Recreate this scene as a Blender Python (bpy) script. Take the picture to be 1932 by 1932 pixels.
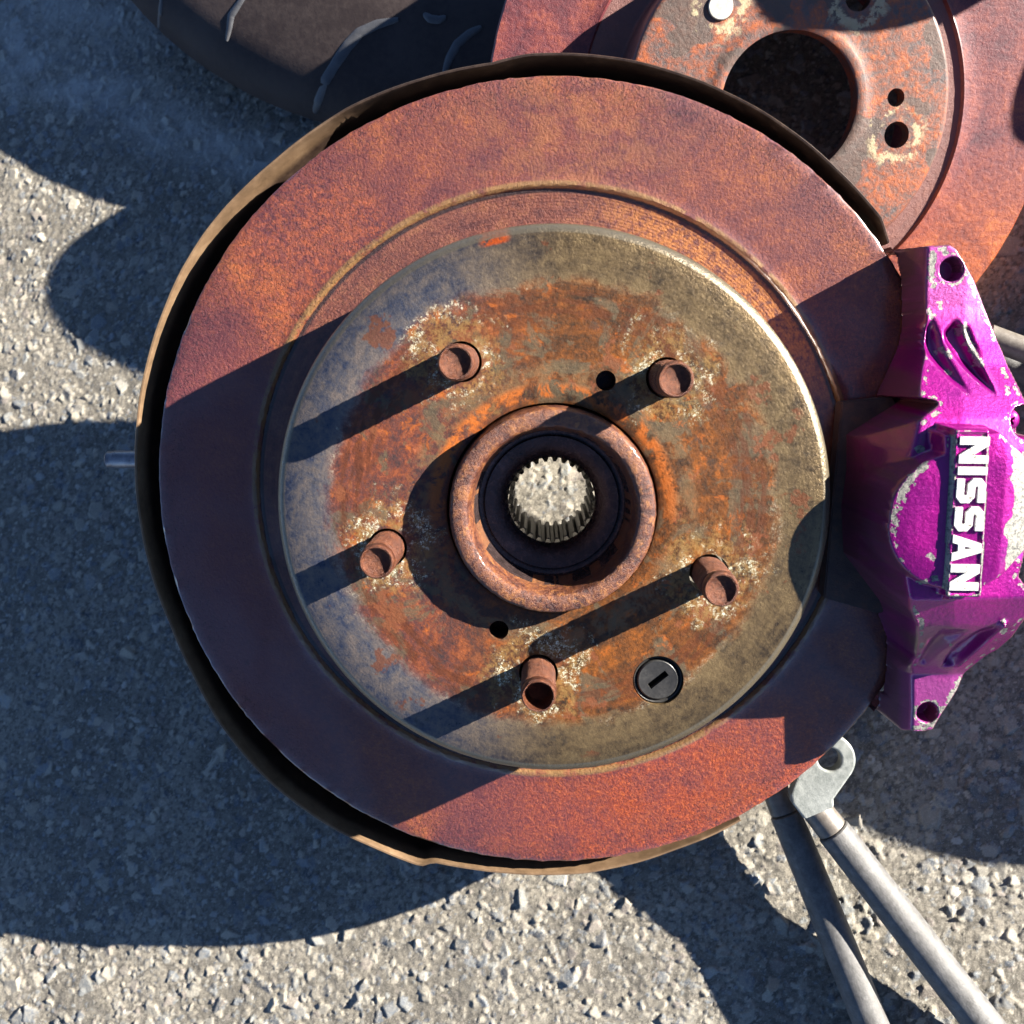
import bpy, bmesh, math, random
import numpy as np
from mathutils import Vector, Matrix
from mathutils.noise import noise as mnoise
random.seed(7); RNG = np.random.default_rng(7)
for o in list(bpy.data.objects): bpy.data.objects.remove(o)
scene = bpy.context.scene
COL = scene.collection
MM = 0.001
# ------------------------------------------------------------------ measured geometry (camera frame: x right, y down, z forward; mm)
F_PX, CEN = 1935.0, 966.0                      # focal length and centre for a 1932 px wide picture
Nc = np.array([-0.025615, 0.15399149, -0.98774009])      # disc axis, towards the camera
Uc = np.array([0.99967188, 0.00394579, -0.02530927])
Vc = np.array([0.0, -0.98806429, -0.15404203])
Cc = np.array([14.5195, -7.5363, 384.681])               # rotor centre
TH, RO = math.radians(7.8), math.radians(-11.1)
G = np.array([math.sin(RO), -math.sin(TH)*math.cos(RO), -math.cos(TH)*math.cos(RO)])   # ground normal
G0 = Cc @ G - 98.34
Xw = np.array([1.0, 0, 0]) - G*G[0]; Xw /= np.linalg.norm(Xw)
Yw = np.cross(G, Xw)
Rw = np.array([Xw, Yw, G])                               # camera frame -> world
O = Cc + (G0 - Cc @ G)*G                                 # ground point under the disc
def W(P): return Rw @ (np.asarray(P, float) - O) * MM    # camera mm -> world metres
def ray(x, y): return np.array([(x-CEN)/F_PX, (y-CEN)/F_PX, 1.0])
def at_ground(x, y, z=0.0):                              # point z mm above the asphalt seen in that direction
    d = ray(x, y); return W(d*(G0+z)/(d @ G))
def loc(x, y, h):                                        # disc coordinates (u, v) of a point at height h over the rotor face
    d = ray(x, y); q = d*((Cc+h*Nc) @ Nc)/(d @ Nc) - Cc - h*Nc
    return np.array([q @ Uc, q @ Vc])
AZ, EL = math.radians(26.5), math.radians(20.8)
Sc = math.cos(EL)*(math.cos(AZ)*Uc + math.sin(AZ)*Vc) + math.sin(EL)*Nc
SUN = Rw @ Sc                                            # unit vector to the sun, world
# ------------------------------------------------------------------ camera, sky, sun, exposure
cam = bpy.data.cameras.new('camera'); camo = bpy.data.objects.new('camera', cam); COL.objects.link(camo)
M = Matrix(((Rw[0][0], -Rw[0][1], -Rw[0][2]), (Rw[1][0], -Rw[1][1], -Rw[1][2]), (Rw[2][0], -Rw[2][1], -Rw[2][2]))).to_4x4()
M.translation = Vector(W((0, 0, 0)))
camo.matrix_world = M
cam.sensor_width = 36; cam.lens = 36*F_PX/1932
cam.clip_start = 0.01; cam.clip_end = 200
cam.dof.use_dof = True; cam.dof.focus_distance = 0.385; cam.dof.aperture_fstop = 17
scene.camera = camo
world = bpy.data.worlds.new("World"); scene.world = world; world.use_nodes = True
nt = world.node_tree; bg = nt.nodes['Background']
sky = nt.nodes.new('ShaderNodeTexSky'); sky.sky_type = 'NISHITA'; sky.sun_disc = False
sky.sun_elevation = math.asin(SUN[2]); sky.sun_rotation = math.atan2(SUN[0], SUN[1])
sky.altitude = 1500; sky.air_density = 0.55; sky.dust_density = 0.1; sky.ozone_density = 2.6
nt.links.new(sky.outputs[0], bg.inputs[0]); bg.inputs[1].default_value = 0.05
sl = bpy.data.lights.new('sun', 'SUN'); sl.energy = 5.0; sl.angle = math.radians(0.5); sl.color = (1.0, 0.93, 0.82)
so = bpy.data.objects.new('sun', sl); COL.objects.link(so)
so.rotation_euler = (-Vector(SUN)).to_track_quat('-Z', 'Y').to_euler(); so.location = Vector(SUN)*3
scene.view_settings.view_transform = 'Standard'; scene.view_settings.look = 'None'
scene.view_settings.exposure = 2.3; scene.view_settings.gamma = 1
scene.render.engine = 'CYCLES'; scene.render.resolution_x = scene.render.resolution_y = 1024
# ------------------------------------------------------------------ node helper
class NT:
    def __init__(s, name):
        s.m = bpy.data.materials.new(name); s.m.use_nodes = True; s.t = s.m.node_tree
        s.b = s.t.nodes['Principled BSDF']
        tc = s.t.nodes.new('ShaderNodeTexCoord')
        v = s.t.nodes.new('ShaderNodeVectorMath'); v.operation = 'SCALE'; v.inputs['Scale'].default_value = 1000
        s.t.links.new(tc.outputs['Object'], v.inputs[0]); s.p = v.outputs[0]
        sep = s.t.nodes.new('ShaderNodeSeparateXYZ'); s.t.links.new(s.p, sep.inputs[0])
        s.x, s.y, s.z = sep.outputs
    def put(s, val, sock):
        if isinstance(val, bpy.types.NodeSocket): s.t.links.new(val, sock)
        elif isinstance(val, (tuple, list)): sock.default_value = (*val, 1) if len(val) == 3 and sock.type == 'RGBA' else val
        else: sock.default_value = val
    def math(s, op, a, b=0.0, clamp=False, c=0.0):
        n = s.t.nodes.new('ShaderNodeMath'); n.operation = op; n.use_clamp = clamp
        s.put(a, n.inputs[0]); s.put(b, n.inputs[1]); s.put(c, n.inputs[2]); return n.outputs[0]
    def add(s, a, b): return s.math('ADD', a, b)
    def mul(s, a, b): return s.math('MULTIPLY', a, b)
    def sub(s, a, b): return s.math('SUBTRACT', a, b)
    def noise(s, scale, detail=4, rough=.6, vec=None, dist=0.0, w=None):
        n = s.t.nodes.new('ShaderNodeTexNoise')
        if w is not None: n.noise_dimensions = '4D'; n.inputs['W'].default_value = w
        s.put(vec if vec is not None else s.p, n.inputs['Vector'])
        n.inputs['Scale'].default_value = scale; n.inputs['Detail'].default_value = detail
        n.inputs['Roughness'].default_value = rough; n.inputs['Distortion'].default_value = dist
        return n.outputs[0]
    def voro(s, scale, feature='F1', vec=None, out='Distance', rnd=1.0):
        n = s.t.nodes.new('ShaderNodeTexVoronoi'); n.feature = feature
        s.put(vec if vec is not None else s.p, n.inputs['Vector']); n.inputs['Scale'].default_value = scale
        n.inputs['Randomness'].default_value = rnd
        return n.outputs[out]
    def step(s, v, a, b):            # smooth 0..1 between a and b (a > b gives the inverse)
        n = s.t.nodes.new('ShaderNodeMapRange'); n.interpolation_type = 'SMOOTHSTEP'
        s.put(v, n.inputs[0])
        if a <= b: n.inputs[1].default_value = a; n.inputs[2].default_value = b; n.inputs[3].default_value = 0; n.inputs[4].default_value = 1
        else: n.inputs[1].default_value = b; n.inputs[2].default_value = a; n.inputs[3].default_value = 1; n.inputs[4].default_value = 0
        return n.outputs[0]
    def lin(s, v, a, b, c, d):
        n = s.t.nodes.new('ShaderNodeMapRange'); s.put(v, n.inputs[0])
        for i, q in enumerate((a, b, c, d)): n.inputs[i+1].default_value = q
        return n.outputs[0]
    def mix(s, a, b, f, mode='MIX'):
        n = s.t.nodes.new('ShaderNodeMix'); n.data_type = 'RGBA'; n.blend_type = mode
        s.put(f, n.inputs[0]); s.put(a, n.inputs[6]); s.put(b, n.inputs[7]); return n.outputs[2]
    def fmix(s, a, b, f):
        n = s.t.nodes.new('ShaderNodeMix'); n.data_type = 'FLOAT'
        s.put(f, n.inputs[0]); s.put(a, n.inputs[2]); s.put(b, n.inputs[3]); return n.outputs[0]
    def ramp(s, f, stops):
        n = s.t.nodes.new('ShaderNodeValToRGB'); e = n.color_ramp.elements
        while len(e) < len(stops): e.new(0.5)
        for q, (p, c) in zip(e, stops): q.position = p; q.color = (*c, 1)
        s.put(f, n.inputs[0]); return n.outputs[0]
    def attr(s, name, out='Color'):
        n = s.t.nodes.new('ShaderNodeAttribute'); n.attribute_name = name; return n.outputs[out]
    def dist2(s, u, v):              # distance from the axis through (u, v)
        a = s.sub(s.x, u); b = s.sub(s.y, v)
        return s.math('SQRT', s.add(s.mul(a, a), s.mul(b, b)))
    def rad(s): return s.math('SQRT', s.add(s.mul(s.x, s.x), s.mul(s.y, s.y)))
    def bump(s, h, dist=1.0, strength=1.0, prev=None):
        n = s.t.nodes.new('ShaderNodeBump'); n.inputs['Distance'].default_value = dist*MM; s.put(strength, n.inputs['Strength'])
        s.put(h, n.inputs['Height'])
        if prev is not None: s.t.links.new(prev, n.inputs['Normal'])
        return n.outputs[0]
    def out(s, color, rough, metal=0.0, spec=0.5, normal=None, coat=None, sheen=None):
        s.put(color, s.b.inputs['Base Color']); s.put(rough, s.b.inputs['Roughness']); s.put(metal, s.b.inputs['Metallic'])
        s.put(spec, s.b.inputs['Specular IOR Level'])
        if normal is not None: s.t.links.new(normal, s.b.inputs['Normal'])
        if coat is not None: s.put(coat[0], s.b.inputs['Coat Weight']); s.b.inputs['Coat Roughness'].default_value = coat[1]
        return s.m
# ------------------------------------------------------------------ mesh helpers (input in mm)
def mesh(name, verts, faces, mat=None, parent=None, smooth=True, sharp=None):
    me = bpy.data.meshes.new(name); me.from_pydata([tuple(np.asarray(v)*MM) for v in verts], [], faces)
    if smooth: me.polygons.foreach_set('use_smooth', [True]*len(me.polygons))
    if mat: me.materials.append(mat)
    if sharp:
        me.set_sharp_from_angle(angle=math.radians(sharp))
    o = bpy.data.objects.new(name, me); COL.objects.link(o)
    if parent: o.parent = parent
    me.update(); return o
def grid_mesh(name, V, F, mat, parent=None, sharp=None):     # V (n,3) array mm, F (m,4) int array
    me = bpy.data.meshes.new(name); n = len(V); m = len(F)
    me.vertices.add(n); me.vertices.foreach_set('co', (V*MM).astype(np.float32).ravel())
    me.loops.add(m*4); me.loops.foreach_set('vertex_index', F.astype(np.int32).ravel())
    me.polygons.add(m); me.polygons.foreach_set('loop_start', np.arange(0, m*4, 4, dtype=np.int32))
    me.polygons.foreach_set('use_smooth', np.ones(m, dtype=bool))
    me.update(calc_edges=True); me.materials.append(mat)
    if sharp: me.set_sharp_from_angle(angle=math.radians(sharp))
    o = bpy.data.objects.new(name, me); COL.objects.link(o)
    if parent: o.parent = parent
    return o
def lathe_data(prof, seg, closed=False, rfun=None, wob=0.0):
    V = []; F = []; n = len(prof)
    for i in range(seg):
        a = 2*math.pi*i/seg; ca, sa = math.cos(a), math.sin(a)
        for j, (r, h) in enumerate(prof):
            rr, hh = r, h
            if rfun: rr, hh = rfun(r, h, a)
            V.append((rr*ca, rr*sa, hh))
    for i in range(seg):
        k = (i+1) % seg
        for j in range(n if closed else n-1):
            l = (j+1) % n
            F.append((i*n+j, k*n+j, k*n+l, i*n+l))
    return V, F
def lathe(name, prof, seg, mat, parent=None, closed=False, rfun=None, sharp=35):
    V, F = lathe_data(prof, seg, closed, rfun)
    o = mesh(name, V, F, mat, parent, True, sharp)
    bm = bmesh.new(); bm.from_mesh(o.data); bmesh.ops.recalc_face_normals(bm, faces=bm.faces); bm.to_mesh(o.data); bm.free()
    return o
def place(o, p, axis, xdir=None):     # local z of o along axis
    z = Vector(axis).normalized(); x = Vector(xdir) if xdir is not None else z.orthogonal()
    x = (x - z*x.dot(z)).normalized(); y = z.cross(x)
    m = Matrix((x, y, z)).transposed().to_4x4(); m.translation = Vector(p); o.matrix_world = m
def empty(name, label, cat, group=None):
    o = bpy.data.objects.new(name, None); COL.objects.link(o); o.empty_display_size = .02
    tag(o, label, cat, group); return o
def tag(o, label=None, cat=None, group=None, kind=None):
    if label: o['label'] = label
    if cat: o['category'] = cat
    if group: o['group'] = group
    if kind: o['kind'] = kind
def cut(o, cyls):                     # cyls: (u, v, r, h0, h1, seg)
    bm = bmesh.new()
    for (u, v, r, h0, h1) in cyls:
        ret = bmesh.ops.create_cone(bm, cap_ends=True, segments=40, radius1=r*MM, radius2=r*MM, depth=(h1-h0)*MM)
        bmesh.ops.translate(bm, verts=ret['verts'], vec=(u*MM, v*MM, (h0+h1)/2*MM))
    me = bpy.data.meshes.new('cutter'); bm.to_mesh(me); bm.free()
    c = bpy.data.objects.new('cutter', me); COL.objects.link(c)
    par, c.parent = o.parent, None
    o.parent = None
    md = o.modifiers.new('b', 'BOOLEAN'); md.operation = 'DIFFERENCE'; md.object = c; md.solver = 'EXACT'
    dg = bpy.context.evaluated_depsgraph_get()
    nm = bpy.data.meshes.new_from_object(o.evaluated_get(dg)); o.modifiers.clear(); o.data = nm
    nm.set_sharp_from_angle(angle=math.radians(35))
    bpy.data.objects.remove(c); o.parent = par
def vnoise(x, y, seed=0):             # value noise on arrays
    xi = np.floor(x).astype(np.int64); yi = np.floor(y).astype(np.int64); fx = x-xi; fy = y-yi
    fx = fx*fx*(3-2*fx); fy = fy*fy*(3-2*fy)
    def hsh(a, b):
        n = (a*374761393 + b*668265263 + seed*1442695041) & 0xffffffff
        n = ((n ^ (n >> 13))*1274126177) & 0xffffffff
        return ((n ^ (n >> 16)) & 0xffff)/65535.0
    a, b, c, d = hsh(xi, yi), hsh(xi+1, yi), hsh(xi, yi+1), hsh(xi+1, yi+1)
    return (a*(1-fx)+b*fx)*(1-fy) + (c*(1-fx)+d*fx)*fy
def fbm(x, y, octs=4, seed=0, gain=.5):
    s = 0; a = 1; t = 0
    for i in range(octs):
        s = s + a*vnoise(x*2**i + 17.3*i, y*2**i - 9.1*i, seed+i); t += a; a *= gain
    return s/t
def sdf_poly(X, Y, P):                # positive inside
    P = np.asarray(P, float); d = np.full(X.shape, 1e9); inside = np.zeros(X.shape, bool)
    for i in range(len(P)):
        a, b = P[i], P[(i+1) % len(P)]; e = b-a
        t = np.clip(((X-a[0])*e[0] + (Y-a[1])*e[1])/(e @ e + 1e-12), 0, 1)
        d = np.minimum(d, np.hypot(X-a[0]-t*e[0], Y-a[1]-t*e[1]))
        c = ((a[1] > Y) != (b[1] > Y)) & (X < (b[0]-a[0])*(Y-a[1])/(b[1]-a[1]+1e-12) + a[0])
        inside ^= c
    return np.where(inside, d, -d)
def blur(A, s):
    k = int(math.ceil(3*s)); w = np.exp(-np.arange(-k, k+1)**2/(2*s*s)); w /= w.sum()
    B = np.pad(A, k, mode='edge')
    B = sum(w[i]*B[i:i+A.shape[0], :] for i in range(2*k+1))
    return sum(w[i]*B[:, i:i+A.shape[1]] for i in range(2*k+1))
# ------------------------------------------------------------------ materials
PH = 2.123
STUDS = [(57.15*math.cos(PH-i*2*math.pi/5), 57.15*math.sin(PH-i*2*math.pi/5)) for i in range(5)]
def rust_rotor():
    s = NT('rusted_iron'); r = s.rad(); ang = s.math('ARCTAN2', s.y, s.x)
    cb = s.t.nodes.new('ShaderNodeCombineXYZ'); s.put(s.mul(r, .9), cb.inputs[0]); s.put(s.mul(s.math('COSINE', ang), 14.0), cb.inputs[1]); s.put(s.mul(s.math('SINE', ang), 14.0), cb.inputs[2]); polar = cb.outputs[0]
    big = s.noise(.020, 3, .55, dist=.4); mid = s.noise(.085, 5, .7, dist=.2); fine = s.noise(.5, 5, .7); grit = s.noise(1.3, 5, .85, w=61.0); turn = s.noise(.42, 5, .6, vec=polar)
    f = s.add(s.add(s.mul(mid, .24), s.mul(big, .30)), s.add(s.mul(fine, .22), s.mul(grit, .30)))
    fr = s.ramp(f, [(.42, (.048, .011, .016)), (.49, (.090, .022, .023)), (.55, (.140, .036, .025)), (.60, (.200, .056, .024)), (.66, (.30, .092, .024)), (.75, (.40, .17, .09))])
    # mauve, smoother skin at the left; oranger scale over the top, upper left and lower right
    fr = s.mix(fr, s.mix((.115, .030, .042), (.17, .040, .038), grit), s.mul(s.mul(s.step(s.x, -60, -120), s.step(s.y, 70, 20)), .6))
    lo = s.mul(s.step(s.y, -60, -112), s.step(s.x, -50, 40)); fr = s.mix(fr, s.ramp(s.add(s.mul(fine, .4), s.mul(grit, .6)), [(.40, (.10, .014, .008)), (.50, (.20, .032, .009)), (.58, (.34, .066, .012)), (.68, (.46, .13, .02))]), s.mul(lo, s.add(.45, s.mul(s.step(mid, .40, .58), .45))))
    tp = s.mul(s.step(s.dist2(8, 124), 62, 8), s.step(s.noise(.12, 6, .78, w=91.0), .42, .60)); fr = s.mix(fr, s.mix((.27, .085, .024), (.20, .085, .034), grit), s.mul(tp, .55))
    t2 = s.mul(s.step(s.dist2(-85, 82), 36, 28), s.step(s.noise(.30, 6, .8), .44, .60)); fr = s.mix(fr, s.mix((.26, .055, .020), (.38, .095, .024), grit), s.mul(t2, .55))
    dk = s.step(s.noise(.16, 5, .7, w=81.0), .585, .64); fr = s.mix(fr, (.045, .012, .014), s.mul(dk, .3))
    rings = s.math('SINE', s.mul(r, 5.6))
    led = s.ramp(s.add(s.mul(turn, .25), s.add(s.mul(fine, .35), s.mul(mid, .4))), [(.40, (.070, .020, .016)), (.50, (.125, .038, .024)), (.60, (.18, .066, .032)), (.70, (.25, .11, .045))])
    led = s.mix(led, s.mix((.30, .095, .016), (.42, .17, .03), fine), s.mul(s.mul(s.step(s.x, 0, 45), s.step(s.y, 20, 60)), s.mul(s.step(fine, .36, .60), .7)))
    low = s.step(s.z, 30, 20)
    mled = s.mul(s.step(r, 110.0, 109.4), low); col = s.mix(fr, led, mled)
    lip = s.mul(s.mul(s.step(r, 113.2, 112.0), s.step(r, 109.6, 110.4)), low)
    col = s.mix(col, s.mix((.24, .135, .045), (.12, .055, .024), fine), s.mul(lip, s.step(mid, .36, .52)))
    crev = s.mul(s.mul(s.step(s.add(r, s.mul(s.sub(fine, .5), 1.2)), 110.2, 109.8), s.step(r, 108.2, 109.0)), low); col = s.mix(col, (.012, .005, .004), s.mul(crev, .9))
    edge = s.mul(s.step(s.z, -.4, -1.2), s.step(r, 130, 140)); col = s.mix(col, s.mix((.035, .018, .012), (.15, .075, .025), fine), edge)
    # ---------------- hat
    hat = s.step(s.z, 30, 31)
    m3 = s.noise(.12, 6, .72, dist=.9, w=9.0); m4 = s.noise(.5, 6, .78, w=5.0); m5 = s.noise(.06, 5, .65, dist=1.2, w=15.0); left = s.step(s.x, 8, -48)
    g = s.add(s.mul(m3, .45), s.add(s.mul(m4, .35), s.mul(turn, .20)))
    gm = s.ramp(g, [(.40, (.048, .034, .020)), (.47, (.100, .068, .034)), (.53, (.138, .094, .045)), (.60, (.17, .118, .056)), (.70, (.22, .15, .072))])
    gm = s.mix(gm, s.ramp(g, [(.41, (.030, .042, .080)), (.47, (.070, .074, .095)), (.54, (.125, .108, .105)), (.64, (.19, .145, .125))]), s.mul(left, .9))  # bluish left half paints in the sky's reflection
    hr = s.ramp(s.add(s.mul(m3, .40), s.add(s.mul(m4, .35), s.mul(turn, .25))), [(.40, (.022, .014, .009)), (.46, (.058, .024, .008)), (.51, (.105, .036, .008)), (.56, (.17, .054, .008)), (.61, (.30, .075, .008)), (.70, (.20, .11, .035))])
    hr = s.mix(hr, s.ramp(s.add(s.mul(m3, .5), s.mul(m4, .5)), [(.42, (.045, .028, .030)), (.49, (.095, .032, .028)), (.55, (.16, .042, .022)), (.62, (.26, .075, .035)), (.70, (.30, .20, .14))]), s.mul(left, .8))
    gi = s.step(s.add(m5, s.mul(s.sub(m4, .5), .10)), .53, .60); hr = s.mix(hr, s.mix((.045, .042, .030), (.12, .088, .048), m4), s.mul(gi, .75))               # worn dark grey islands
    ro = s.step(s.noise(.15, 5, .7, dist=.6, w=23.0), .56, .66); hr = s.mix(hr, s.mix((.26, .062, .008), (.42, .11, .012), m4), s.mul(ro, .65))   # fresh orange scale
    db = s.mul(s.mul(s.step(r, 58, 64), s.step(r, 74, 70)), s.step(turn, .44, .56)); hr = s.mix(hr, (.070, .020, .007), s.mul(db, .7))
    ol = s.mul(s.mul(s.step(r, 50, 46), s.step(r, 38, 42)), s.step(m3, .46, .56)); hr = s.mix(hr, (.12, .085, .045), s.mul(ol, .6))
    rw = s.add(r, s.add(s.mul(s.sub(m3, .5), 12.0), s.mul(s.sub(m5, .5), 10.0)))
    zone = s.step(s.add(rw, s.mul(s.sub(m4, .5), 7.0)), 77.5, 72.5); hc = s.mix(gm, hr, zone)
    bl = s.mul(s.step(s.noise(.065, 5, .65, w=31.0), .60, .64), s.step(r, 89, 86)); hc = s.mix(hc, s.mix((.20, .055, .018), (.12, .05, .025), m4), s.mul(bl, .75))
    stn = s.mul(s.step(s.noise(.10, 5, .75, w=37.0), .58, .68), .5); hc = s.mix(hc, (.035, .032, .028), stn)
    rg = s.mul(s.mul(s.step(r, 36.5, 38.0), s.step(r, 43, 40)), s.step(m3, .44, .54)); hc = s.mix(hc, s.mix((.42, .105, .012), (.26, .08, .018), m4), s.mul(rg, s.step(s.y, -30, 20)))
    fl = s.mul(s.step(s.dist2(-19.5, 89.4), 6.5, 3.5), s.step(r, 87.6, 88.6)); hc = s.mix(hc, (.46, .075, .012), s.mul(fl, s.step(m4, .38, .5)))
    dmin = None
    for (u, v) in STUDS:
        d = s.dist2(u, v); dmin = d if dmin is None else s.math('MINIMUM', dmin, d)
    dw = s.add(s.add(dmin, s.mul(s.sub(m3, .5), 30)), s.mul(s.sub(m5, .5), 34))
    halo = s.mul(s.step(dw, 3.5, 8.0), s.step(dw, 19, 11)); gr = s.noise(.95, 6, .85, w=13.0); sp = s.step(gr, .505, .575); patch = s.step(s.noise(.11, 4, .6, w=41.0), .46, .54)
    hc = s.mix(hc, s.mix((.30, .15, .02), (.20, .15, .07), m4), s.mul(s.mul(halo, .6), s.step(m4, .42, .58)))
    hc = s.mix(hc, s.mix((.42, .39, .24), (.74, .72, .60), s.step(gr, .5, .66)), s.mul(s.mul(halo, sp), patch))
    ew = s.math('ABSOLUTE', s.sub(rw, 75.0)); arc = s.mul(s.mul(s.step(ew, 1.8, .5), sp), s.mul(s.mul(s.step(s.noise(.045, 3, .6, w=51.0), .50, .58), s.math('MAXIMUM', s.mul(s.step(s.x, 0, -15), s.step(s.y, 10, 30)), .25)), .95)); hc = s.mix(hc, (.62, .57, .42), arc)
    hc = s.mix(hc, s.mix((.20, .17, .12), (.10, .085, .06), m4), s.mul(s.mul(s.step(r, 89.6, 90.4), .75), s.step(s.z, 39.2, 40.0)))
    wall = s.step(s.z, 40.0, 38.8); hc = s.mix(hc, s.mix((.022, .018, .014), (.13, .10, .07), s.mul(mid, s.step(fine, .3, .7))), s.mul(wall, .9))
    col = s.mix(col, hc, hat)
    rough = s.fmix(.55, s.fmix(s.lin(m4, .35, .65, .26, .40), s.lin(m4, .35, .65, .42, .70), zone), hat)
    metal = s.mul(hat, s.fmix(s.lin(r, 76, 90, .30, .62), .04, zone))
    b1 = s.bump(s.noise(.45, 3, .6, w=71.0), .20, s.fmix(1.0, .3, hat))
    pit = s.step(s.noise(.9, 4, .7, w=2.0), .35, .6); b2 = s.bump(pit, .20, s.fmix(.9, .3, hat), b1); b3 = s.bump(grit, .20, s.fmix(1.0, .45, hat), b2)
    b4 = s.bump(s.mul(rings, s.add(s.mul(mled, .18), s.mul(hat, .02))), .16, 1.0, b3)
    rimz = s.mul(s.math('MAXIMUM', s.step(r, 128, 144), s.step(s.dist2(-95, 88), 44, 34)), s.sub(1.0, hat))
    spk = s.step(s.noise(1.15, 3, .6, w=77.0), .56, .66); b4 = s.bump(spk, .55, s.add(s.mul(rimz, .9), s.mul(s.sub(1.0, hat), .12)), b4)
    m = s.out(col, rough, metal, s.fmix(.18, s.fmix(.5, .22, zone), hat), b4, coat=(s.fmix(s.lin(big, .42, .58, 1.0, .6), .12, hat), .2))
    s.b.inputs['Coat IOR'].default_value = 1.9
    return m
def rust_simple(name, c0, c1, c2, sc=.5, rough=.5, metal=0.0, bumpd=.3):
    s = NT(name); a = s.noise(sc*.25, 4, .6, dist=.5); b = s.noise(sc, 6, .75); c = s.noise(sc*5, 3, .7)
    col = s.ramp(s.add(s.mul(a, .5), s.mul(b, .5)), [(.35, c0), (.52, c1), (.70, c2)])
    n = s.bump(c, bumpd*.5, 1, s.bump(b, bumpd, 1))
    return s.out(col, s.lin(b, .3, .7, rough-.1, rough+.12), metal, .5, n)
M_ROTOR = rust_rotor()
def hub_mat():
    s = NT('hub_rust'); a = s.noise(.14, 5, .7, dist=.8); b = s.noise(.7, 6, .8); c = s.noise(2.0, 3, .7)
    col = s.ramp(s.add(s.mul(a, .5), s.mul(b, .5)), [(.40, (.034, .012, .010)), (.47, (.080, .026, .017)), (.53, (.135, .046, .022)), (.60, (.22, .080, .024)), (.68, (.31, .14, .055))])
    col = s.mix(col, (.22, .105, .05), s.mul(s.step(s.rad(), 26.8, 26.0), .5)); col = s.mix(col, (.30, .12, .035), s.mul(s.step(s.noise(.3, 5, .7, w=5.), .57, .61), .7))
    return s.out(col, s.lin(b, .35, .65, .32, .55), .05, .4, s.bump(c, .12, 1, s.bump(b, .55, 1, s.bump(a, .6))), coat=(.35, .2))
M_HUB = hub_mat()
M_STUD = rust_simple('stud_rust', (.032, .010, .007), (.105, .031, .013), (.24, .085, .03), 1.1, .36, .35, .45)
M_BORE = rust_simple('dark_oily_steel', (.022, .016, .016), (.05, .034, .034), (.12, .08, .075), .5, .24, .35, .25)
M_SPLINE = rust_simple('spline_steel', (.05, .045, .04), (.10, .09, .08), (.2, .18, .16), .8, .4, .5, .05)
def shield_mat():
    s = NT('shield_steel'); a = s.noise(.05, 4, .6, dist=.5); b = s.noise(.2, 6, .75)
    tan = s.ramp(s.add(s.mul(a, .5), s.mul(b, .5)), [(.35, (.085, .055, .032)), (.52, (.15, .095, .055)), (.70, (.22, .145, .085))])
    drk = s.ramp(b, [(.35, (.018, .011, .009)), (.6, (.045, .028, .02)), (.75, (.10, .06, .04))])
    side = s.step(s.sub(s.x, s.mul(s.y, -.55)), -40, 20)     # shade painted in: upper right arc and deep inner wall darkened
    side = s.math('MAXIMUM', s.mul(side, s.step(s.y, -20, 20)), s.step(s.z, -9, -16))
    return s.out(s.mix(tan, drk, side), s.lin(b, .3, .7, .30, .46), .1, .5, s.bump(b, .05))
M_SHIELD = shield_mat()
M_BLACK = rust_simple('black_rubber_cap', (.02, .02, .02), (.028, .027, .026), (.05, .048, .045), .5, .38, 0, .05)
M_KNUCKLE = rust_simple('knuckle_cast', (.06, .05, .045), (.12, .10, .09), (.22, .19, .17), .2, .6, .1, .3)
M_BOLT = rust_simple('bolt_steel', (.12, .12, .13), (.22, .22, .24), (.36, .35, .36), .4, .35, .6, .05)
M_ARM = rust_simple('arm_grey_steel', (.055, .053, .052), (.105, .103, .102), (.17, .168, .165), .6, .55, .1, .22)
M_FERRULE = rust_simple('arm_ferrule', (.10, .085, .07), (.17, .15, .13), (.26, .24, .215), .3, .45, .2, .10)
M_ZINC = rust_simple('pale_zinc', (.15, .165, .155), (.25, .265, .25), (.36, .375, .355), .5, .48, .15, .15)
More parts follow.
